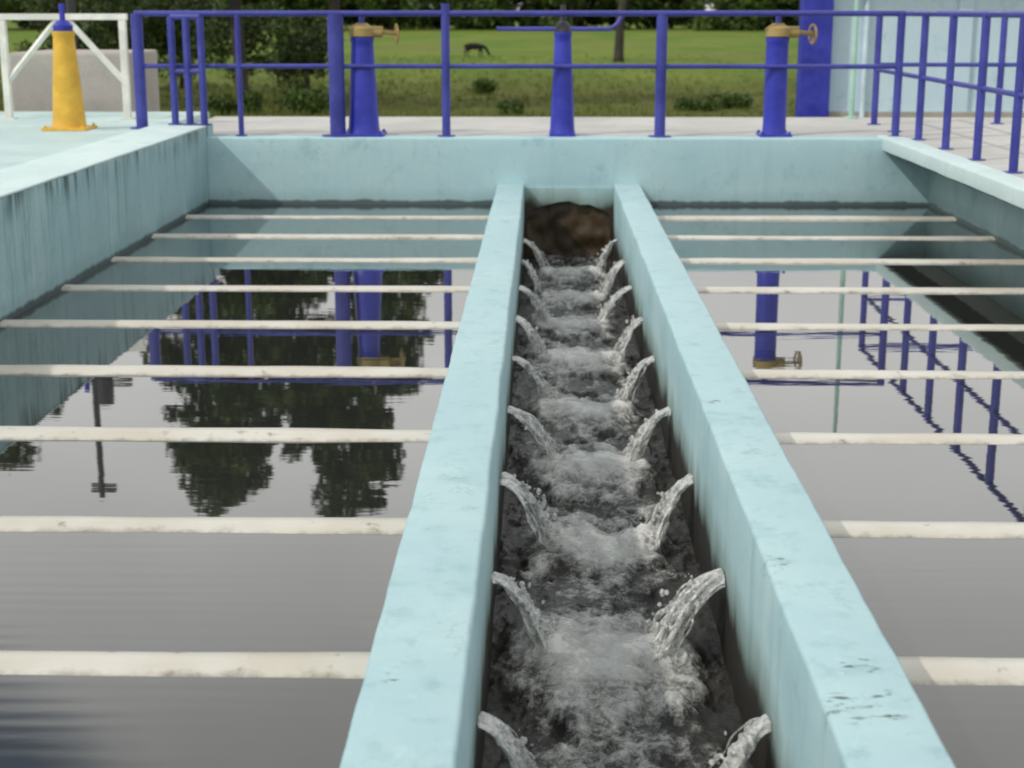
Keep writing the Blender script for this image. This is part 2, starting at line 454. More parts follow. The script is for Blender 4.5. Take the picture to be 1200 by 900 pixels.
# ------------------------------------------------------------------ pool structure
tank = root('settling_tank', (0.2, D, ZG), 'big pale cyan painted concrete settling tank with two pools of still water', 'water tank')
bm = bmesh.new()                                  # back wall, left and right of the channel outlet and above it
rough_bar(bm, XL - 0.25, LI, D, D + 0.30, ZG, ZT, 'x', 0.2, 0.004, 0.018, 1)
rough_bar(bm, RI, XR + 0.3, D, D + 0.30, ZG, ZT, 'x', 0.2, 0.004, 0.018, 1)
rough_bar(bm, LI, RI, D, D + 0.30, 0.13, ZT, 'x', 0.2, 0.004, 0.018, 1)
obj('end_wall', bm, M['wall'], tank, True, 40)
bm = bmesh.new()
rough_bar(bm, XL - 0.5, XL, Y0 - 0.3, D + 0.31, ZG, 0.735, 'y', 0.2, 0.006, 0.02, 4)
sw = obj('side_wall', bm, M['wall_side'], tank, True, 40)
bm = bmesh.new()
rough_bar(bm, XL - 0.52, XL + 0.004, Y0 - 0.3, D + 0.33, 0.725, 0.742, 'y', 0.2, 0.003, 0.007, 5)
obj('coping', bm, M['coping'], sw, True, 40)
bm = bmesh.new()
rough_bar(bm, XR, XR + 0.3, Y0 - 0.3, D - 0.002, ZG, 0.50, 'y', 0.2, 0.004, 0.02, 6)
sw2 = obj('side_wall', bm, M['wall_slab'], tank, True, 40)
bm = bmesh.new()
rough_bar(bm, 3.18, 3.40, Y0 - 0.3, D + 0.27, 0.515, ZT + 0.012, 'y', 0.15, 0.005, 0.015, 7)
obj('coping', bm, M['coping'], sw2, True, 40)
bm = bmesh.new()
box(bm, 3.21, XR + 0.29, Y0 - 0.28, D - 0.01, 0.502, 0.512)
obj('slab_underside', bm, M['under'], sw2)  # thin sheet that carries the painted-in shade below the slab
bm = bmesh.new()
rough_bar(bm, XL - 0.5, XR + 0.6, Y0 - 0.32, Y0, ZG, ZT - 0.01, 'x', 0.3, 0.004, 0.02, 8)
obj('end_wall', bm, M['wall'], tank, True, 40)

def walk(name, x0, x1, y0, y1, z0, z1, mat):
    bm = bmesh.new(); box(bm, x0, x1, y0, y1, z0, z1, 0.012)
    return tag(obj(name, bm, mat), kind='structure')
walk('walkway', XL - 0.53, XR + 4.9, D + 0.335, 17.5, ZG, ZT + 0.004, M['deck'])
walk('walkway', 3.405, XR + 4.9, Y0 - 0.3, D + 0.33, 0.50, ZT + 0.004, M['deck'])
walk('walkway', XL - 6.5, XL - 0.545, Y0 - 0.3, 17.3, ZG, 0.70, M['deck_cyan'])
walk('walkway', XL - 6.5, XR + 4.9, -3.0, Y0 - 0.33, ZG, ZT - 0.02, M['deck'])

# ------------------------------------------------------------------ channel between the pools
ch = root('launder_channel', (0.22, D, ZG), 'pale cyan concrete channel running down the middle between the two pools', 'channel')
for (a, b2, s) in ((LO, LI, 11), (RI, RO, 12)):
    bm = bmesh.new()
    rough_bar(bm, a, b2, Y0 + 0.004, D - 0.004, ZG, ZL, 'y', 0.05, 0.0045, 0.015, s)
    obj('side_wall', bm, M['launder'], ch, True, 40)
# end plate with an arched outlet
bm = bmesh.new()
yA = D - 0.02
cx, hw = 0.238, 0.395
arch = [(cx - hw, -0.75), (cx - hw, -0.12)] + [(cx - hw * math.cos(R(t)) + 0.02 * mnoise.noise(Vector((t * .2, 0, 0))), -0.12 + 0.15 * math.sin(R(t)) ** 1.3 + 0.075 * mnoise.noise(Vector((t * .11, 3, 0)))) for t in range(15, 180, 15)] + [(cx + hw, -0.12), (cx + hw, -0.75)]
x0, x1, zt = LI + 0.003, RI - 0.003, 0.165
outer = [(x0, -0.75), (x0, -0.17)] + [(x0 + (x1 - x0) * (k - 1) / 10, zt) for k in range(1, 12)] + [(x1, -0.17), (x1, -0.75)]
fr = [bm.verts.new((x, yA, z)) for x, z in outer]; ar = [bm.verts.new((x, yA, z)) for x, z in arch]
fb = [bm.verts.new((x, D + 0.10, z)) for x, z in arch]
tp = [bm.verts.new((x, D + 0.002, z)) for x, z in outer]
for k in range(len(arch) - 1):
    bm.faces.new((fr[k], fr[k + 1], ar[k + 1], ar[k]))
    bm.faces.new((ar[k], ar[k + 1], fb[k + 1], fb[k]))
    bm.faces.new((fr[k], fr[k + 1], tp[k + 1], tp[k]))
ow = obj('outlet_wall', bm, M['outlet'], ch)
bm = bmesh.new()
bx = [(cx - 0.40, D + 0.03), (cx + 0.40, D + 0.03), (cx + 0.40, D + 1.0), (cx - 0.40, D + 1.0)]
lo_ = [bm.verts.new((x, y, -0.8)) for x, y in bx]; hi_ = [bm.verts.new((x, y, 0.06)) for x, y in bx]
for (i, j) in ((1, 2), (2, 3), (3, 0)): bm.faces.new((lo_[i], lo_[j], hi_[j], hi_[i]))
bm.faces.new(hi_); bm.faces.new(lo_)
# algae hanging in the mouth of the outlet, close behind the plate
N1, N2 = 26, 18
mv = []
for j in range(N2 + 1):
    rr = []
    for i in range(N1 + 1):
        u, v = i / N1 * 2 - 1, j / N2
        z = -0.62 + v * 0.64
        rr.append(bm.verts.new((cx + u * 0.405, D + 0.015 + 0.03 * (1 - u * u) + 0.03 * mnoise.noise(Vector((u * 4, v * 5, 1))) + 0.016 * mnoise.noise(Vector((u * 14, v * 16, 4))), z)))
    mv.append(rr)
for j in range(N2):
    for i in range(N1): bm.faces.new((mv[j][i], mv[j][i + 1], mv[j + 1][i + 1], mv[j + 1][i]))
obj('outlet_recess', bm, M['sludge'], ch, True, 60)

# ------------------------------------------------------------------ still water
for (a, b2) in ((XL - 0.02, LO + 0.02), (RO - 0.02, XR + 0.02)):
    bm = bmesh.new()
    vs = [bm.verts.new(q) for q in ((a, Y0 - 0.05, 0), (b2, Y0 - 0.05, 0), (b2, D + 0.02, 0), (a, D + 0.02, 0))]
    bm.faces.new(vs)
    tag(obj('water', bm, M['water']), kind='structure')

# ------------------------------------------------------------------ white collector pipes
ORD = ['first', 'second', 'third', 'fourth', 'fifth', 'sixth', 'seventh', 'eighth', 'ninth']
for side, (a, b2) in (('left', (XL - 0.05, LO + 0.06)), ('right', (RO - 0.06, XR + 0.05))):
    for k, y in enumerate(PIPES):
        rnd = random.Random(k * 7 + (side == 'left'))
        bm = bmesh.new()
        n = 40; sag = rnd.uniform(-0.006, 0.006); tl = rnd.uniform(-0.008, 0.008)
        pts = []
        for i in range(n + 1):
            t = i / n
            pts.append((a + (b2 - a) * t, y + tl * (t - .5) + 0.004 * mnoise.noise(Vector((t * 6, y, 0))), -0.052 + sag * math.sin(math.pi * t) + 0.003 * mnoise.noise(Vector((t * 9, y, 5)))))
        tube(bm, pts, [(0.132, 0.072)] * len(pts), 32)
        o = obj('collector_pipe', bm, M['pipe'], None, True, 50)
        base_at(o, ((a + b2) / 2, y, -0.17))
        kk = 8 - k
        if k == 0: lab = 'wide white pipe nearest the camera, lying across the %s pool' % side
        elif k == 8: lab = 'thin-looking white pipe closest to the back wall, across the %s pool' % side
        else: lab = 'white pipe at the water surface of the %s pool, %s counted from the nearest' % (side, ORD[k])
        tag(o, lab, 'pipe', 'white pipes lying across the pools')

# ------------------------------------------------------------------ rushing water in the channel
rngc = random.Random(5)
nx, ny = 130, 1700
yy = np.linspace(Y0 + 0.01, D + 0.4, ny); xx = np.linspace(LI - 0.03, RI + 0.03, nx)
Xg, Yg = np.meshgrid(xx, yy)
H = np.zeros_like(Xg); F = np.zeros_like(Xg); B = np.zeros_like(Xg)
CX = (LI + RI) / 2
MOUNDS = [(CX + rngc.uniform(-.03, .03), y - 0.10 + rngc.uniform(-.05, .05), rngc.uniform(.85, 1.15)) for y in [4.02 - 1.205] + PIPES]
for k, (mx, my, s) in enumerate(MOUNDS):
    dx, dy = Xg - mx, Yg - my
    wob = 0.05 * np.sin(dx * 15 + my * 3) + 0.035 * np.sin(dx * 37 + my) + 0.03 * np.sin(dy * 29 + my * 5)
    d = np.sqrt((dx / (.25 * s)) ** 2 + ((dy + wob) / (.30 * s)) ** 2)
    H += 0.075 * s * np.exp(-d ** 2.2)
    B = np.maximum(B, np.exp(-d ** 2.6)); F += 0.54 * np.exp(-d ** 2.2) + 0.10 * np.exp(-((d - 1.2) / .22) ** 2)
    H += 0.016 * np.exp(-((d - 1.2) / .15) ** 2) - 0.012 * np.exp(-((d - 1.6) / .2) ** 2)
    for sx in (-1, 1):                                          # where the jets plunge
        ex, ey = (LI + .19 if sx < 0 else RI - .20), my + 0.09
        q = np.exp(-(((Xg - ex) / .09) ** 2 + ((Yg - ey) / .12) ** 2))
        F += 0.42 * q; H += 0.02 * q
noise_h = np.zeros_like(H); noise_f = np.zeros_like(H)
for j in range(ny):
    for i in range(nx):
        v = Vector((Xg[j, i] * 5.5, Yg[j, i] * 4.2, 0.3))
        noise_h[j, i] = mnoise.fractal(v, 0.75, 2.1, 5)
        noise_f[j, i] = mnoise.fractal(v * 1.7 + Vector((9, 4, 2)), 0.7, 2.2, 5)
ridg = 1 - np.abs(noise_h)
H += (0.026 * noise_h + 0.024 * (ridg ** 3) * (0.5 + F) + 0.010 * noise_f) * (1 - .65 * B)
F += (0.30 * noise_f + 0.20 * (ridg ** 4)) * (1 - .6 * B) + 0.35
edge = np.minimum(Xg - LI, RI - Xg)
F -= 0.50 * np.exp(-(edge / .10) ** 2)
F = np.clip(F, 0, 1)
verts = np.stack([Xg, Yg, ZC + H], -1).reshape(-1, 3)
idx = np.arange(ny * nx).reshape(ny, nx)
faces = np.stack([idx[:-1, :-1], idx[:-1, 1:], idx[1:, 1:], idx[1:, :-1]], -1).reshape(-1, 4)
me = bpy.data.meshes.new('channel_water')
me.from_pydata(verts.tolist(), [], faces.tolist())
me.polygons.foreach_set('use_smooth', [True] * len(me.polygons))
ab = me.attributes.new('boil', 'FLOAT', 'POINT'); ab.data.foreach_set('value', B.reshape(-1).astype(np.float32))
at = me.attributes.new('foam', 'FLOAT', 'POINT'); at.data.foreach_set('value', F.reshape(-1).astype(np.float32))
tag(link_mesh('channel_water', me, M['rush']), kind='structure')

# ------------------------------------------------------------------ water jets
def jet(side, y, k):
    rnd = random.Random(100 + k * 2 + (side > 0))
    bm = bmesh.new()
    xw = RI - 0.005 if side > 0 else LI + 0.005
    big = 0.98 + (0.8 if (side > 0 and k == 1) else 0) + rnd.uniform(-.12, .25)
    vx = rnd.uniform(.62, 1.05) * (1.25 if big > 1.6 else 1); T = rnd.uniform(.215, .24); dens = rnd.uniform(.6, 1.1)
    NP = 22; strands = int((26 if big < 1.5 else 46) * dens)
    for s in range(strands):
        pts, rad = [], []
        core = s < 3
        ang = rnd.uniform(0, 6.283); rr0 = 0 if s == 0 else rnd.random() ** .5
        ay = math.cos(ang) * rr0 * .034 * big; az = math.sin(ang) * rr0 * .012 * big
        vy = -.16 + max(-.5, min(.5, rnd.gauss(0, .10 if core else .30))) * (1.25 if big > 1.5 else 1)
        vv = vx * (1 + az * 4) * rnd.uniform(.8, 1.15); vz = rnd.uniform(-.18, .04)
        r0 = (.018 if core else rnd.uniform(.005, .010)) * (big if core else 1)
        T_ = T * rnd.uniform(.9, 1.15)
        for i in range(NP + 1):
            t = T_ * i / NP; f_ = i / NP
            wob = Vector((mnoise.noise(Vector((t * 24, s * 3.1, k * 5.3 + side))), mnoise.noise(Vector((t * 24, s * 3.1 + 50, k * 5.3 + side))), mnoise.noise(Vector((t * 24, s * 3.1 + 90, k * 5.3))))) * (0.003 + 0.034 * f_ * f_)
            pts.append(Vector((xw - side * vv * t, y + ay * (1 - .2 * f_) + vy * t, -0.205 + az * (1 - .4 * f_) + vz * t - 4.9 * t * t)) + wob)
            rr = r0 * ((1.0 - .6 * f_) if core else (.9 + (.3 + .7 * f_) * mnoise.noise(Vector((t * 75, s * 2.7, k * 2.2))))) 
            rad.append((max(.002, rr * 1.25), max(.0015, rr * .75)))
        tube(bm, pts, rad, 9)
    for i in range(150 if big < 1.5 else 260):                                         # drops breaking away and thrown up where it lands
        r = .004 + .011 * rnd.random() ** 2.5
        t = T * (.25 + .95 * rnd.random() ** .6)
        q = Vector((xw - side * vx * t * rnd.uniform(.9, 1.2), y - .14 * t + rnd.gauss(0, .02 + .16 * t) * big, max(ZC + .03, -0.205 + .06 * t - 4.9 * t * t + rnd.gauss(.0, .008 + .11 * t))))
        bmesh.ops.create_icosphere(bm, subdivisions=1, radius=r, matrix=Matrix.Translation(q) @ Matrix.Diagonal((1, rnd.uniform(.7, 1.6), rnd.uniform(.8, 1.8), 1)))
    o = obj('water_jet', bm, M['jet'], None, True)
    rm = o.modifiers.new('merge_strands', 'REMESH'); rm.mode = 'VOXEL'; rm.voxel_size = 0.0042; rm.use_smooth_shade = True
    sm_ = o.modifiers.new('surface_tension', 'SMOOTH'); sm_.factor = 0.5; sm_.iterations = 8
    base_at(o, (xw, y, -0.205))
    w = 'left' if side < 0 else 'right'
    if k == 0: lab = 'jet of white water spouting from the %s channel wall, nearest the camera' % w
    elif k == 8: lab = 'jet of water from the %s channel wall, next to the brown outlet' % w
    elif big > 1.6: lab = 'broad splashing jet of water, the widest one from the right channel wall'
    else: lab = 'jet of water from the %s channel wall, %s counted from the nearest' % (w, ORD[k])
    tag(o, lab, 'water jet', 'jets of water spouting into the channel')
for k, y in enumerate(PIPES):
    for s in (-1, 1): jet(s, y + (0.08 if k == 0 else 0.04), k)

# ------------------------------------------------------------------ railings
def rail_run(t, pts, ztop, zmid, posts, zbase, rp=0.032, rr=0.026, mat='blue_rail', flange=True):
    bm = bmesh.new(); tube(bm, [(x, y, ztop) for x, y in pts], rr, 12); obj('top_rail', bm, M[mat], t, True, 60)
    bm = bmesh.new(); tube(bm, [(x, y, zmid) for x, y in pts], rr * .85, 12); obj('mid_rail', bm, M[mat], t, True, 60)
    for q in posts:
        x, y = q[:2]; r = q[2] if len(q) > 2 else rp; zb = q[3] if len(q) > 3 else zbase; zt = q[4] if len(q) > 4 else ztop
        bm = bmesh.new(); tube(bm, [(x, y, zb), (x, y, zt)], r, 14)
        if flange: lathe(bm, x, y, [(r * 2.1, zb), (r * 2.1, zb + .012), (r * 1.1, zb + .016)], 14)
        obj('post', bm, M[mat], t, True, 40)
t = root('guard_railing', (0, D + .18, ZT), 'blue pipe guard railing along the top of the back wall', 'railing')
rail_run(t, [(-3.86, D + .18), (3.36, D + .18)], 1.77, 1.285,
         [(-3.84, D + .18, .055, 0.70), (-2.89, D + .18, .026), (-1.965, D + .18, .075), (-0.93, D + .18, .04, ZT, 1.86), (1.10, D + .18, .052), (3.33, D + .18, .035)], ZT)
t = root('guard_railing', (-3.4, D + .5, .74), 'three close blue railing posts at the left back corner of the pool', 'railing')
rail_run(t, [(-3.215, D + .06), (-3.50, D + .10)], 1.74, 1.24, [(-3.215, D + .06, .034), (-3.355, D + .08, .034), (-3.50, D + .10, .034)], 0.742)
yr = [1.6 + 0.985 * k for k in range(16)]
t = root('guard_railing', (3.46, 9, ZT), 'blue railing with many posts down the right side walkway', 'railing')
rail_run(t, [(3.46, 1.5), (3.46, 16.45)], 1.77, 1.20, [(3.46, y, .034) for y in yr], ZT + .002)
t = root('guard_railing', (5.5, 16.45, ZT), 'blue railing across the far right end of the walkway, before the pale building', 'railing')
rail_run(t, [(3.50, 16.5), (8.3, 16.5)], 1.77, 1.245, [(4.78, 16.5, .034), (6.3, 16.5, .034), (8.2, 16.5, .034)], ZT + .002)
t = root('stair_handrail', (0.3, 17.2, ZT), 'short blue stair handrail with sloping end behind the back railing', 'handrail')
bm = bmesh.new(); tube(bm, [(-.52, 17.2, 1.60), (0.72, 17.2, 1.60), (.80, 17.2, 1.66), (.86, 17.2, 1.77)], .024, 12); obj('rail', bm, M['blue_rail'], t, True, 60)
bm = bmesh.new(); tube(bm, [(0.16, 17.2, ZT), (0.16, 17.2, 1.60)], .026, 12); obj('post', bm, M['blue_rail'], t, True, 60)

# ------------------------------------------------------------------ valve pedestals
def pedestal(x, y, zb, h, r0, r1, mat, label, wheel=True, plate=True, cap='blue_rail'):
    t = root('valve_pedestal', (x, y, zb), label, 'valve stand')
    bm = bmesh.new()
    if plate:
        box(bm, x - r0 * 1.35, x + r0 * 1.35, y - r0 * 1.35, y + r0 * 1.35, zb, zb + .025, .005)
        for sx in (-1, 1):
            for sy in (-1, 1): lathe(bm, x + sx * r0 * 1.15, y + sy * r0 * 1.15, [(.014, zb + .024), (.014, zb + .045), (.008, zb + .048)], 6)
    else: box(bm, x - r0 * 1.05, x + r0 * 1.05, y - r0 * 1.05, y + r0 * 1.05, zb, zb + .03, .005)
    obj('base_plate', bm, M[mat], t)
    bm = bmesh.new()
    lathe(bm, x, y, [(r0 * 1.08, zb + .02), (r0, zb + .06), (r0 * .97, zb + .12), (r1 * 1.03, zb + h - .16), (r1, zb + h - .1), (r1 * 1.08, zb + h - .085), (r1 * 1.08, zb + h - .05), (r1 * .8, zb + h - .05)], 28)
    obj('column', bm, M[mat], t, True, 35)
    zh = zb + h
    if wheel:
        bm = bmesh.new()
        lathe(bm, x, y, [(r1 * .85, zh - .052), (r1 * 1.15, zh - .04), (r1 * 1.15, zh + .035), (r1 * .6, zh + .07), (r1 * .5, zh + .08)], 20)
        tube(bm, [(x, y, zh), (x + r1 * 1.9, y - .01, zh)], .055, 14)
        obj('gear_head', bm, M['wheel'], t, True, 35)
        bm = bmesh.new(); wx = x + r1 * 1.9 + .13; wy = y - .012
        ring(bm, (wx, wy, zh - .02), (1, 0.25, 0), .085, .011)
        for k in range(3):
            a = R(120 * k + 20); d = Vector((-0.25, 1, 0)).normalized() * math.cos(a) + Vector((0, 0, 1)) * math.sin(a)
            tube(bm, [(wx, wy, zh - .02), tuple(Vector((wx, wy, zh - .02)) + d * .085)], .009, 8)
        tube(bm, [(x + r1 * 1.8, wy, zh), (wx + .03, wy, zh - .02)], .022, 10)
        obj('handwheel', bm, M['wheel'], t, True, 50)
    bm = bmesh.new()
    tube(bm, [(x, y, zh + (.06 if wheel else -.06)), (x, y, zh + .20)], [.028, .026], 12)
    if not wheel: lathe(bm, x, y, [(r1 * .9, zh - .055), (r1 * .95, zh + .0), (r1 * .5, zh + .05)], 16)
    obj('spindle_cover', bm, M[cap], t, True, 40)
    return t
pedestal(-1.73, D + .30, ZT, 0.97, .15, .105, 'blue', 'blue valve pedestal with yellow handwheel, beside a thick blue post')
pedestal(0.175, D + .30, ZT, 1.02, .118, .078, 'blue', 'slim blue valve pedestal without a handwheel, behind the channel end', False, False, 'dark_steel')
pedestal(2.20, D + .30, ZT, 0.97, .112, .103, 'blue', 'straight blue valve pedestal with yellow handwheel, right of the middle')
pedestal(-4.50, D + .05, 0.70, 0.96, .155, .098, 'yellow', 'yellow tapered valve pedestal standing in front of the white frame', False, True, 'blue')

# ------------------------------------------------------------------ white frame and concrete box behind it
t = root('steel_frame', (-4.95, 16.1, .70), 'white square steel frame with two diagonal braces behind the yellow pedestal', 'frame')
for x in (-5.57, -4.33):
    bm = bmesh.new(); box(bm, x - .035, x + .035, 16.065, 16.135, .70, 1.70, .004); box(bm, x - .07, x + .07, 16.03, 16.17, .70, .712); obj('post', bm, M['white_steel'], t)
bm = bmesh.new(); box(bm, -5.62, -4.28, 16.064, 16.136, 1.702, 1.765, .004); obj('top_bar', bm, M['white_steel'], t)
for x in (-5.54, -4.36):
    bm = bmesh.new(); tube(bm, [(-4.95 + (.06 if x > -4.95 else -.06), 16.1, 1.70), (x, 16.1, 1.10)], .032, 4); obj('brace', bm, M['white_steel'], t)
bm = bmesh.new(); box(bm, -6.05, -4.70, 17.6, 19.0, ZG, 1.335, .03)
o = obj('concrete_box', bm, M['block']); base_at(o, (-5.4, 18.3, ZG))
tag(o, 'plain beige concrete box wall behind the white steel frame', 'wall')

# ------------------------------------------------------------------ building, slim poles
bt = root('pump_house', (9, 34, ZG), 'pale blue plastered building behind the right railing, with a thick blue corner pillar', 'building')
bm = bmesh.new(); box(bm, 5.48, 19, 30.2, 40, ZG, 2.70, .02)
for v in bm.verts:
    if v.co.y > 35 and v.co.x < 10: v.co.x += 2.6
for x in (8.0, 12, 16): box(bm, x - .14, x + .14, 30.13, 30.5, ZG, 2.70, .01)
obj('wall', bm, M['building'], bt)
bm = bmesh.new(); box(bm, 4.88, 5.46, 29.95, 30.4, ZG, 2.70, .03); obj('pillar', bm, M['blue'], bt)
bm = bmesh.new(); box(bm, 4.8, 19.4, 29.6, 40.4, 2.70, 2.95, .03)
for v in bm.verts:
    if v.co.y > 35 and v.co.x < 10: v.co.x += 2.6
obj('roof', bm, M['roof'], bt)
bm = bmesh.new(); box(bm, 5.49, 19.05, 30.12, 30.18, ZG, -.1, .01); obj('plinth', bm, M['block'], bt)
bm = bmesh.new(); tube(bm, [(6.12, 30.1, ZG), (6.12, 30.1, 2.69)], .05, 10); obj('downpipe', bm, M['seam'], bt, True, 50)

bm = bmesh.new(); tube(bm, [(3.40, 17.3, ZT), (3.40, 17.3, 3.1)], [.032, .022], 12); lathe(bm, 3.40, 17.3, [(.08, ZT), (.08, ZT + .02), (.03, ZT + .03)], 12)
o = obj('slim_pole', bm, M['pale_green'], None, True, 50); base_at(o, (3.40, 17.3, ZT))
tag(o, 'slim pale green pole at the back of the right walkway, before the building', 'pole')

up = root('utility_pole', (-9.05, 30, ZG), 'tall dark utility pole rising behind the concrete box, seen mirrored in the left pool', 'pole')
bm = bmesh.new(); tube(bm, [(-9.05, 30, ZG), (-9.05, 30, 8.0)], [.095, .06], 12); obj('shaft', bm, M['dark_steel'], up, True, 50)
bm = bmesh.new(); lathe(bm, -8.85, 30, [(.16, 5.35), (.17, 5.4), (.17, 5.9), (.10, 5.98)], 16); box(bm, -9.25, -8.3, 29.93, 30.07, 5.42, 5.56); obj('transformer', bm, M['dark_steel'], up)
bm = bmesh.new(); box(bm, -9.25, -8.75, 29.95, 30.05, 7.7, 7.78); obj('crossarm', bm, M['dark_steel'], up)

# ------------------------------------------------------------------ vegetation
def leaf_mesh(name, clumps, per, size, seed, spread=1.0):
    """clumps: (x, y, z, r). Small folded leaves scattered through each clump's volume, more towards its skin."""
    rs = np.random.RandomState(seed)
    V, Fc = [], []
    for (cx_, cy_, cz_, r) in clumps:
        k = max(4, int(per * r * r))
        d = rs.normal(size=(k, 3)); d /= np.linalg.norm(d, axis=1)[:, None]
        rad = r * (0.35 + 0.75 * rs.rand(k) ** 0.6)
        c = np.array([cx_, cy_, cz_]) + d * rad[:, None] * np.array([1, 1, .8]) * spread
        a = rs.normal(size=(k, 3)); a /= np.linalg.norm(a, axis=1)[:, None]
        b_ = np.cross(a, rs.normal(size=(k, 3))); b_ /= np.linalg.norm(b_, axis=1)[:, None]
        s = size * (0.6 + 0.8 * rs.rand(k))[:, None]
        q = np.stack([c - a * s, c + b_ * s * .45, c + a * s, c - b_ * s * .45], 1)
        V.append(q.reshape(-1, 3))
    V = np.concatenate(V); nf = len(V) // 4
    me = bpy.data.meshes.new(name)
    me.vertices.add(len(V)); me.vertices.foreach_set('co', V.reshape(-1).astype(np.float32))
    me.loops.add(nf * 4); me.loops.foreach_set('vertex_index', np.arange(nf * 4, dtype=np.int32))
    me.polygons.add(nf); me.polygons.foreach_set('loop_start', np.arange(0, nf * 4, 4, dtype=np.int32))
    me.update(calc_edges=True); me.validate()
    return me
def tree(name, x, y, zb, blobs, label, trunk_r, trunk_top, seed, leaf='leaf', size=.14, per=90, sub=9, lean=0.0, cat='tree', group=None):
    """blobs: big crown masses (dx, dy, z, rx, rz); each is broken into clumps, limbs reach into them"""
    rnd = random.Random(seed)
    t = root(name, (x, y, zb), label, cat, group)
    clumps = []; bm = bmesh.new()
    top = Vector((x + lean, y, trunk_top))
    mid = Vector((x + lean * .35 + rnd.uniform(-.1, .1), y, zb + (trunk_top - zb) * .5))
    tube(bm, [(x, y, zb - .1), (x, y, zb + .3), mid, top], [trunk_r * 1.35, trunk_r, trunk_r * .8, trunk_r * .5], 10)
    for (dx, dy, z, rx, rz) in blobs:
        c = Vector((x + dx, y + dy, z))
        st = mid.lerp(top, rnd.uniform(.3, 1))
        tube(bm, [st, st.lerp(c, .5) + Vector((rnd.uniform(-.3, .3), rnd.uniform(-.3, .3), .2)), c], [trunk_r * .4, trunk_r * .25, trunk_r * .1], 6)
        for k in range(sub):
            d = Vector((rnd.gauss(0, 1), rnd.gauss(0, 1), rnd.gauss(0, 1))).normalized() * (0.35 + .65 * rnd.random() ** .5)
            q = c + Vector((d.x * rx, d.y * rx, d.z * rz))
            r = rnd.uniform(.22, .5) * min(rx, rz)
            clumps.append((q.x, q.y, q.z, r))
            if k % 2 == 0: tube(bm, [c, c.lerp(q, .6) + Vector((0, 0, .1)), q], [trunk_r * .14, trunk_r * .09, trunk_r * .03], 5)
    obj('trunk', bm, M['bark'], t, True)
    link_mesh('crown', leaf_mesh('crown', clumps, per, size, seed), M[leaf], t)
    return t
# two tall trees whose tops are mirrored in the left pool
tree('broadleaf_tree', -8.9, 46, ZG, [(-1.1, 0, 12.5, 1.3, 1.4), (-1.5, 0, 11.4, 1.6, 1.4), (-.1, .3, 11.0, 1.5, 1.4), (-1.6, .4, 9.4, 1.7, 1.4), (.3, -.4, 9.2, 1.7, 1.4), (-1.4, 0, 7.4, 2.0, 1.5), (.6, .2, 7.2, 1.6, 1.5), (-.5, .2, 5.4, 2.2, 1.5), (-.5, 0, 3.6, 2.2, 1.2)],
     'tall dark tree with a bare lower trunk behind the left end of the back railing', .20, 10.5, 21, size=.16, per=520, sub=16, lean=-.6)
tree('broadleaf_tree', -6.3, 47, ZG, [(.1, 0, 12.7, 1.1, 1.4), (.3, 0, 11.8, 1.3, 1.2), (-.3, .2, 10.6, 1.6, 1.2), (.9, .2, 9.6, 1.4, 1.3), (-.8, -.2, 9.0, 1.6, 1.3), (.5, 0, 7.6, 1.9, 1.4), (1.2, .1, 6.0, 1.8, 1.3), (-.6, 0, 5.4, 1.8, 1.3), (.3, 0, 3.8, 1.9, 1.2)],
     'second tall dark tree, right behind the thick blue post of the back railing', .17, 10.5, 22, size=.16, per=520, sub=16)
tree('broadleaf_tree', -17.6, 46, ZG, [(0, 0, 11.6, 1.6, 1.4), (.4, 0, 10.0, 1.9, 1.5), (-1.0, 0, 8.8, 1.8, 1.4), (.3, 0, 7.2, 1.6, 1.6), (0, 0, 5.2, 1.7, 1.3), (-.4, .3, 3.4, 1.8, 1.2)],
     'dark tree at the far left edge, behind the white steel frame', .22, 9.5, 23, size=.16, per=480, sub=18)
# shrubs and small trees in the near-left background
for i, (x, y, w, h, lf) in enumerate(((-15.5, 52, 2.2, 3.2, 'leaf'), (-12.6, 50, 1.9, 3.6, 'leaf2'), (-11.2, 58, 1.8, 3.3, 'leaf'), (-8.4, 55, 1.5, 2.6, 'leaf2'), (-7.6, 50, 1.2, 2.2, 'leaf'), (-17.5, 60, 2.6, 4.2, 'leaf2'), (-14.2, 61, 2.2, 4.0, 'leaf'))):
    rnd = random.Random(i + 60)
    lab = ['dense dark bush behind the left half of the white steel frame', 'light green bush just right of the white steel frame', 'dark bush behind the three close railing posts',
           'light green bush right of the bare dark trunk', 'low dark bush left of the thick blue post', 'big light green bush behind the far left of the white frame', 'large dark bush behind the top of the yellow pedestal'][i]
    tree('bush', x, y, ZG, [(rnd.uniform(-.5, .5) * w, rnd.uniform(-.3, .3) * w, ZG + h * rnd.uniform(.35, .8), w * .65, h * .3) for k in range(5)], lab, .07, ZG + h * .6, 80 + i, lf, .10, 420, 12, cat='bush', group='bushes behind the left railing')
# lone tree on the lawn
tree('lawn_tree', 4.25, 90, ZG, [(-1.2, 0, 4.4, 2.6, 1.3), (1.6, .5, 4.6, 2.4, 1.2), (.2, 0, 5.4, 2.8, 1.2), (-3, .3, 4.0, 1.5, .8)],
     'lone tree with a crooked trunk standing on the lawn right of the grazing animal', .30, 4.0, 31, 'leaf', .2, 60, 10, lean=.5)
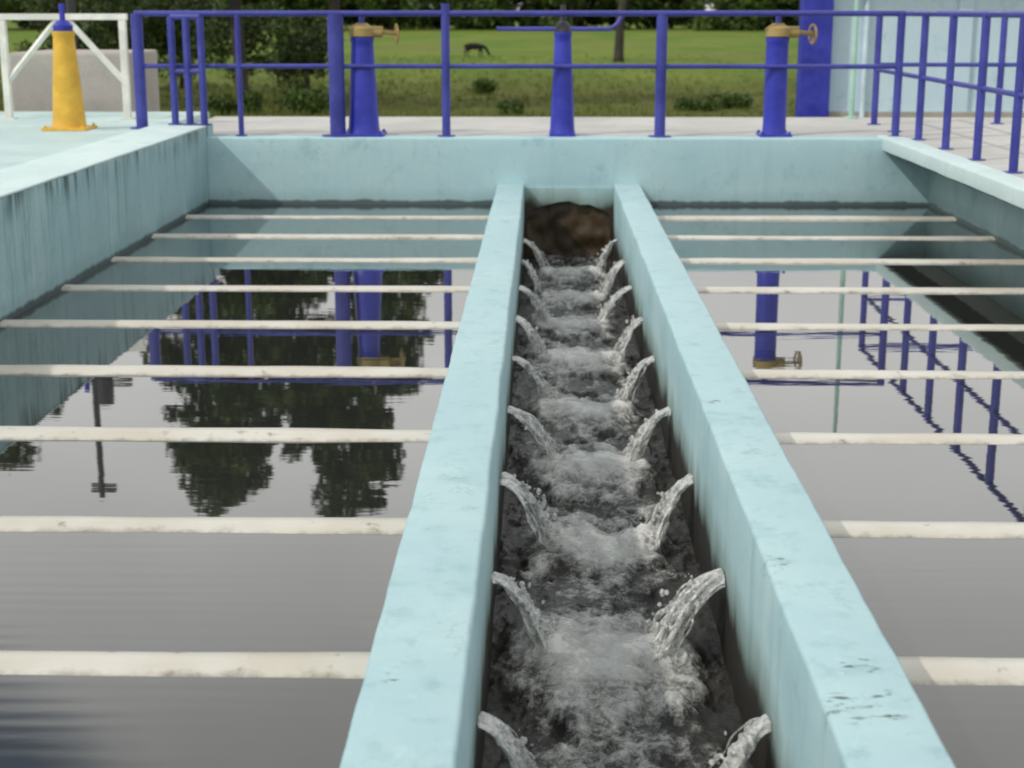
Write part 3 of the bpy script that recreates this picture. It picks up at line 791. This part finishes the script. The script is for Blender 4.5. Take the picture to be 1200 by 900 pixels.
# ground shrubs along the works
for i, (x, y, w, h, lab) in enumerate(((-.95, 44.5, .35, .42, 'low dark weed clump at the wall foot under the grazing animal'), (4.5, 46, .8, .42, 'dark weed clump left of the straight blue pedestal'),
                                       (5.6, 47, .7, .5, 'small weed clump close to the straight blue pedestal'), (-2.1, 56, .35, .5, 'lone dark tuft on the lawn below the grazing animal'),
                                       (-9.0, 45.0, .9, .6, 'dark weed clump at the foot of the bare tree trunk'), (-6.9, 45, .9, .65, 'weed clump left of the thick blue post'))):
    rnd = random.Random(i)
    o = link_mesh('weed_clump', leaf_mesh('weed_clump', [(x + rnd.uniform(-w, w) * .6, y + rnd.uniform(-.3, .3), ZG + h * rnd.uniform(.3, .6), h * .62) for k in range(7)], 2200, .06, i), M['leaf2'])
    base_at(o, (x, y, ZG)); tag(o, lab, 'plant', 'weed clumps on the grass')
# distant wood that closes the lawn
rnd = random.Random(77); clumps = []; bmk = bmesh.new()
for i in range(120):
    x = -200 + 400 * i / 120 + rnd.uniform(-3, 3); y = 235 + rnd.uniform(-10, 22) + abs(x) * .05
    hh = rnd.uniform(12, 19)
    tube(bmk, [(x, y, ZG - .3), (x + rnd.uniform(-.5, .5), y, ZG + hh * .7)], [.4, .15], 6)
    for k in range(12):
        clumps.append((x + rnd.uniform(-3.6, 3.6), y + rnd.uniform(-5, 6), ZG + rnd.uniform(.6, 7.5), rnd.uniform(1.2, 2.5)))
    for k in range(12):
        z = ZG + hh * rnd.uniform(.10, 1.0); s = 5 * math.sin(math.pi * min(1, (z - ZG) / hh * .75 + .18))
        clumps.append((x + rnd.gauss(0, .55) * s, y + rnd.gauss(0, .45) * s, z, rnd.uniform(1.2, 2.7)))
o = link_mesh('far_wood', leaf_mesh('far_wood', clumps, 26, .6, 9), [M['leaf3']])
tag(o, 'distant dark green wood closing off the far side of the lawn', 'wood', kind='stuff')
me2 = bpy.data.meshes.new('wood_trunks'); bmk.to_mesh(me2); bmk.free(); wt = link_mesh('wood_trunks', me2, M['bark']); wt.parent = o; tag(wt, kind='stuff')
# grass tufts on the nearer lawn
rs = np.random.RandomState(3); V = []
for i in range(9000):
    y = 42 + 60 * rs.rand() ** 1.6; x = rs.uniform(-.42, .42) * y
    hgt = .05 + .16 * rs.rand() ** 2
    for k in range(4):
        a = rs.rand() * 6.28; lx, ly = math.cos(a) * .03, math.sin(a) * .03; bx_, by_ = rs.normal(0, .06, 2); tx, ty = rs.normal(0, .07, 2)
        V += [(x + bx_ - lx, y + by_ - ly, ZG - .2), (x + bx_ + lx, y + by_ + ly, ZG - .2), (x + bx_ + tx, y + by_ + ty, ZG + hgt), (x + bx_ + tx - lx * .3, y + by_ + ty, ZG + hgt)]
V = np.array(V); nf = len(V) // 4
me = bpy.data.meshes.new('grass'); me.from_pydata(V.tolist(), [], np.arange(nf * 4).reshape(-1, 4).tolist())
tag(link_mesh('grass', me, M['tuft']), 'short rough grass on the lawn behind the tank', 'grass', kind='stuff')

# ------------------------------------------------------------------ grazing cow
ct = bpy.data.objects.new('cow', None)
cm = bpy.data.meshes.new('cow')
J = [((0, 0, 1.02), .30), ((.42, 0, 1.02), .31), ((.85, 0, 1.08), .25), ((1.12, 0, .98), .17), ((1.36, 0, .66), .12), ((1.50, 0, .36), .12), ((1.60, 0, .16), .075),
     ((-.48, 0, 1.04), .28), ((-.72, 0, 1.06), .17), ((-.82, 0, .82), .03), ((-.84, 0, .45), .035)]
E = [(0, 1), (1, 2), (2, 3), (3, 4), (4, 5), (5, 6), (0, 7), (7, 8), (8, 9), (9, 10)]
for (bx_, par, hind) in ((.72, 2, 0), (-.55, 7, 1)):
    for sy in (-1, 1):
        i0 = len(J); st = .14 * sy; f = .10 * sy
        J += [((bx_, st, .78), .13), ((bx_ + (.06 if hind else .0) + f, st, .60 if not hind else .66), .085), ((bx_ - (.12 if hind else 0) + f, st, .36), .055), ((bx_ + f - (.06 if hind else 0), st, .10), .045), ((bx_ + .03 + f - (.06 if hind else 0), st, .0), .055)]
        E += [(par, i0)] + [(i0 + q, i0 + q + 1) for q in range(4)]
for sy in (-1, 1):
    i0 = len(J); J += [((1.40, .17 * sy, .60), .03)]; E += [(4, i0)]
cb = bmesh.new(); sk = cb.verts.layers.skin.verify()
cv = [cb.verts.new(q) for q, r in J]
for v_, (q, r) in zip(cv, J): v_[sk].radius = (r, r)
cv[0][sk].use_root = True
for a, b2 in E: cb.edges.new((cv[a], cv[b2]))
cb.to_mesh(cm); cb.free()
co = bpy.data.objects.new('cow', cm); COL.objects.link(co); cm.materials.append(M['cow'])
md = co.modifiers.new('skin', 'SKIN'); md.use_smooth_shade = True
ms = co.modifiers.new('sub', 'SUBSURF'); ms.levels = 2; ms.render_levels = 2
co.scale = (.68, .68, .68)
co.location = (-4.45, 98, ZG + .02); co.rotation_euler = (0, 0, R(-14))
tag(co, 'dark cow grazing on the lawn with its head lowered to the right', 'cow')
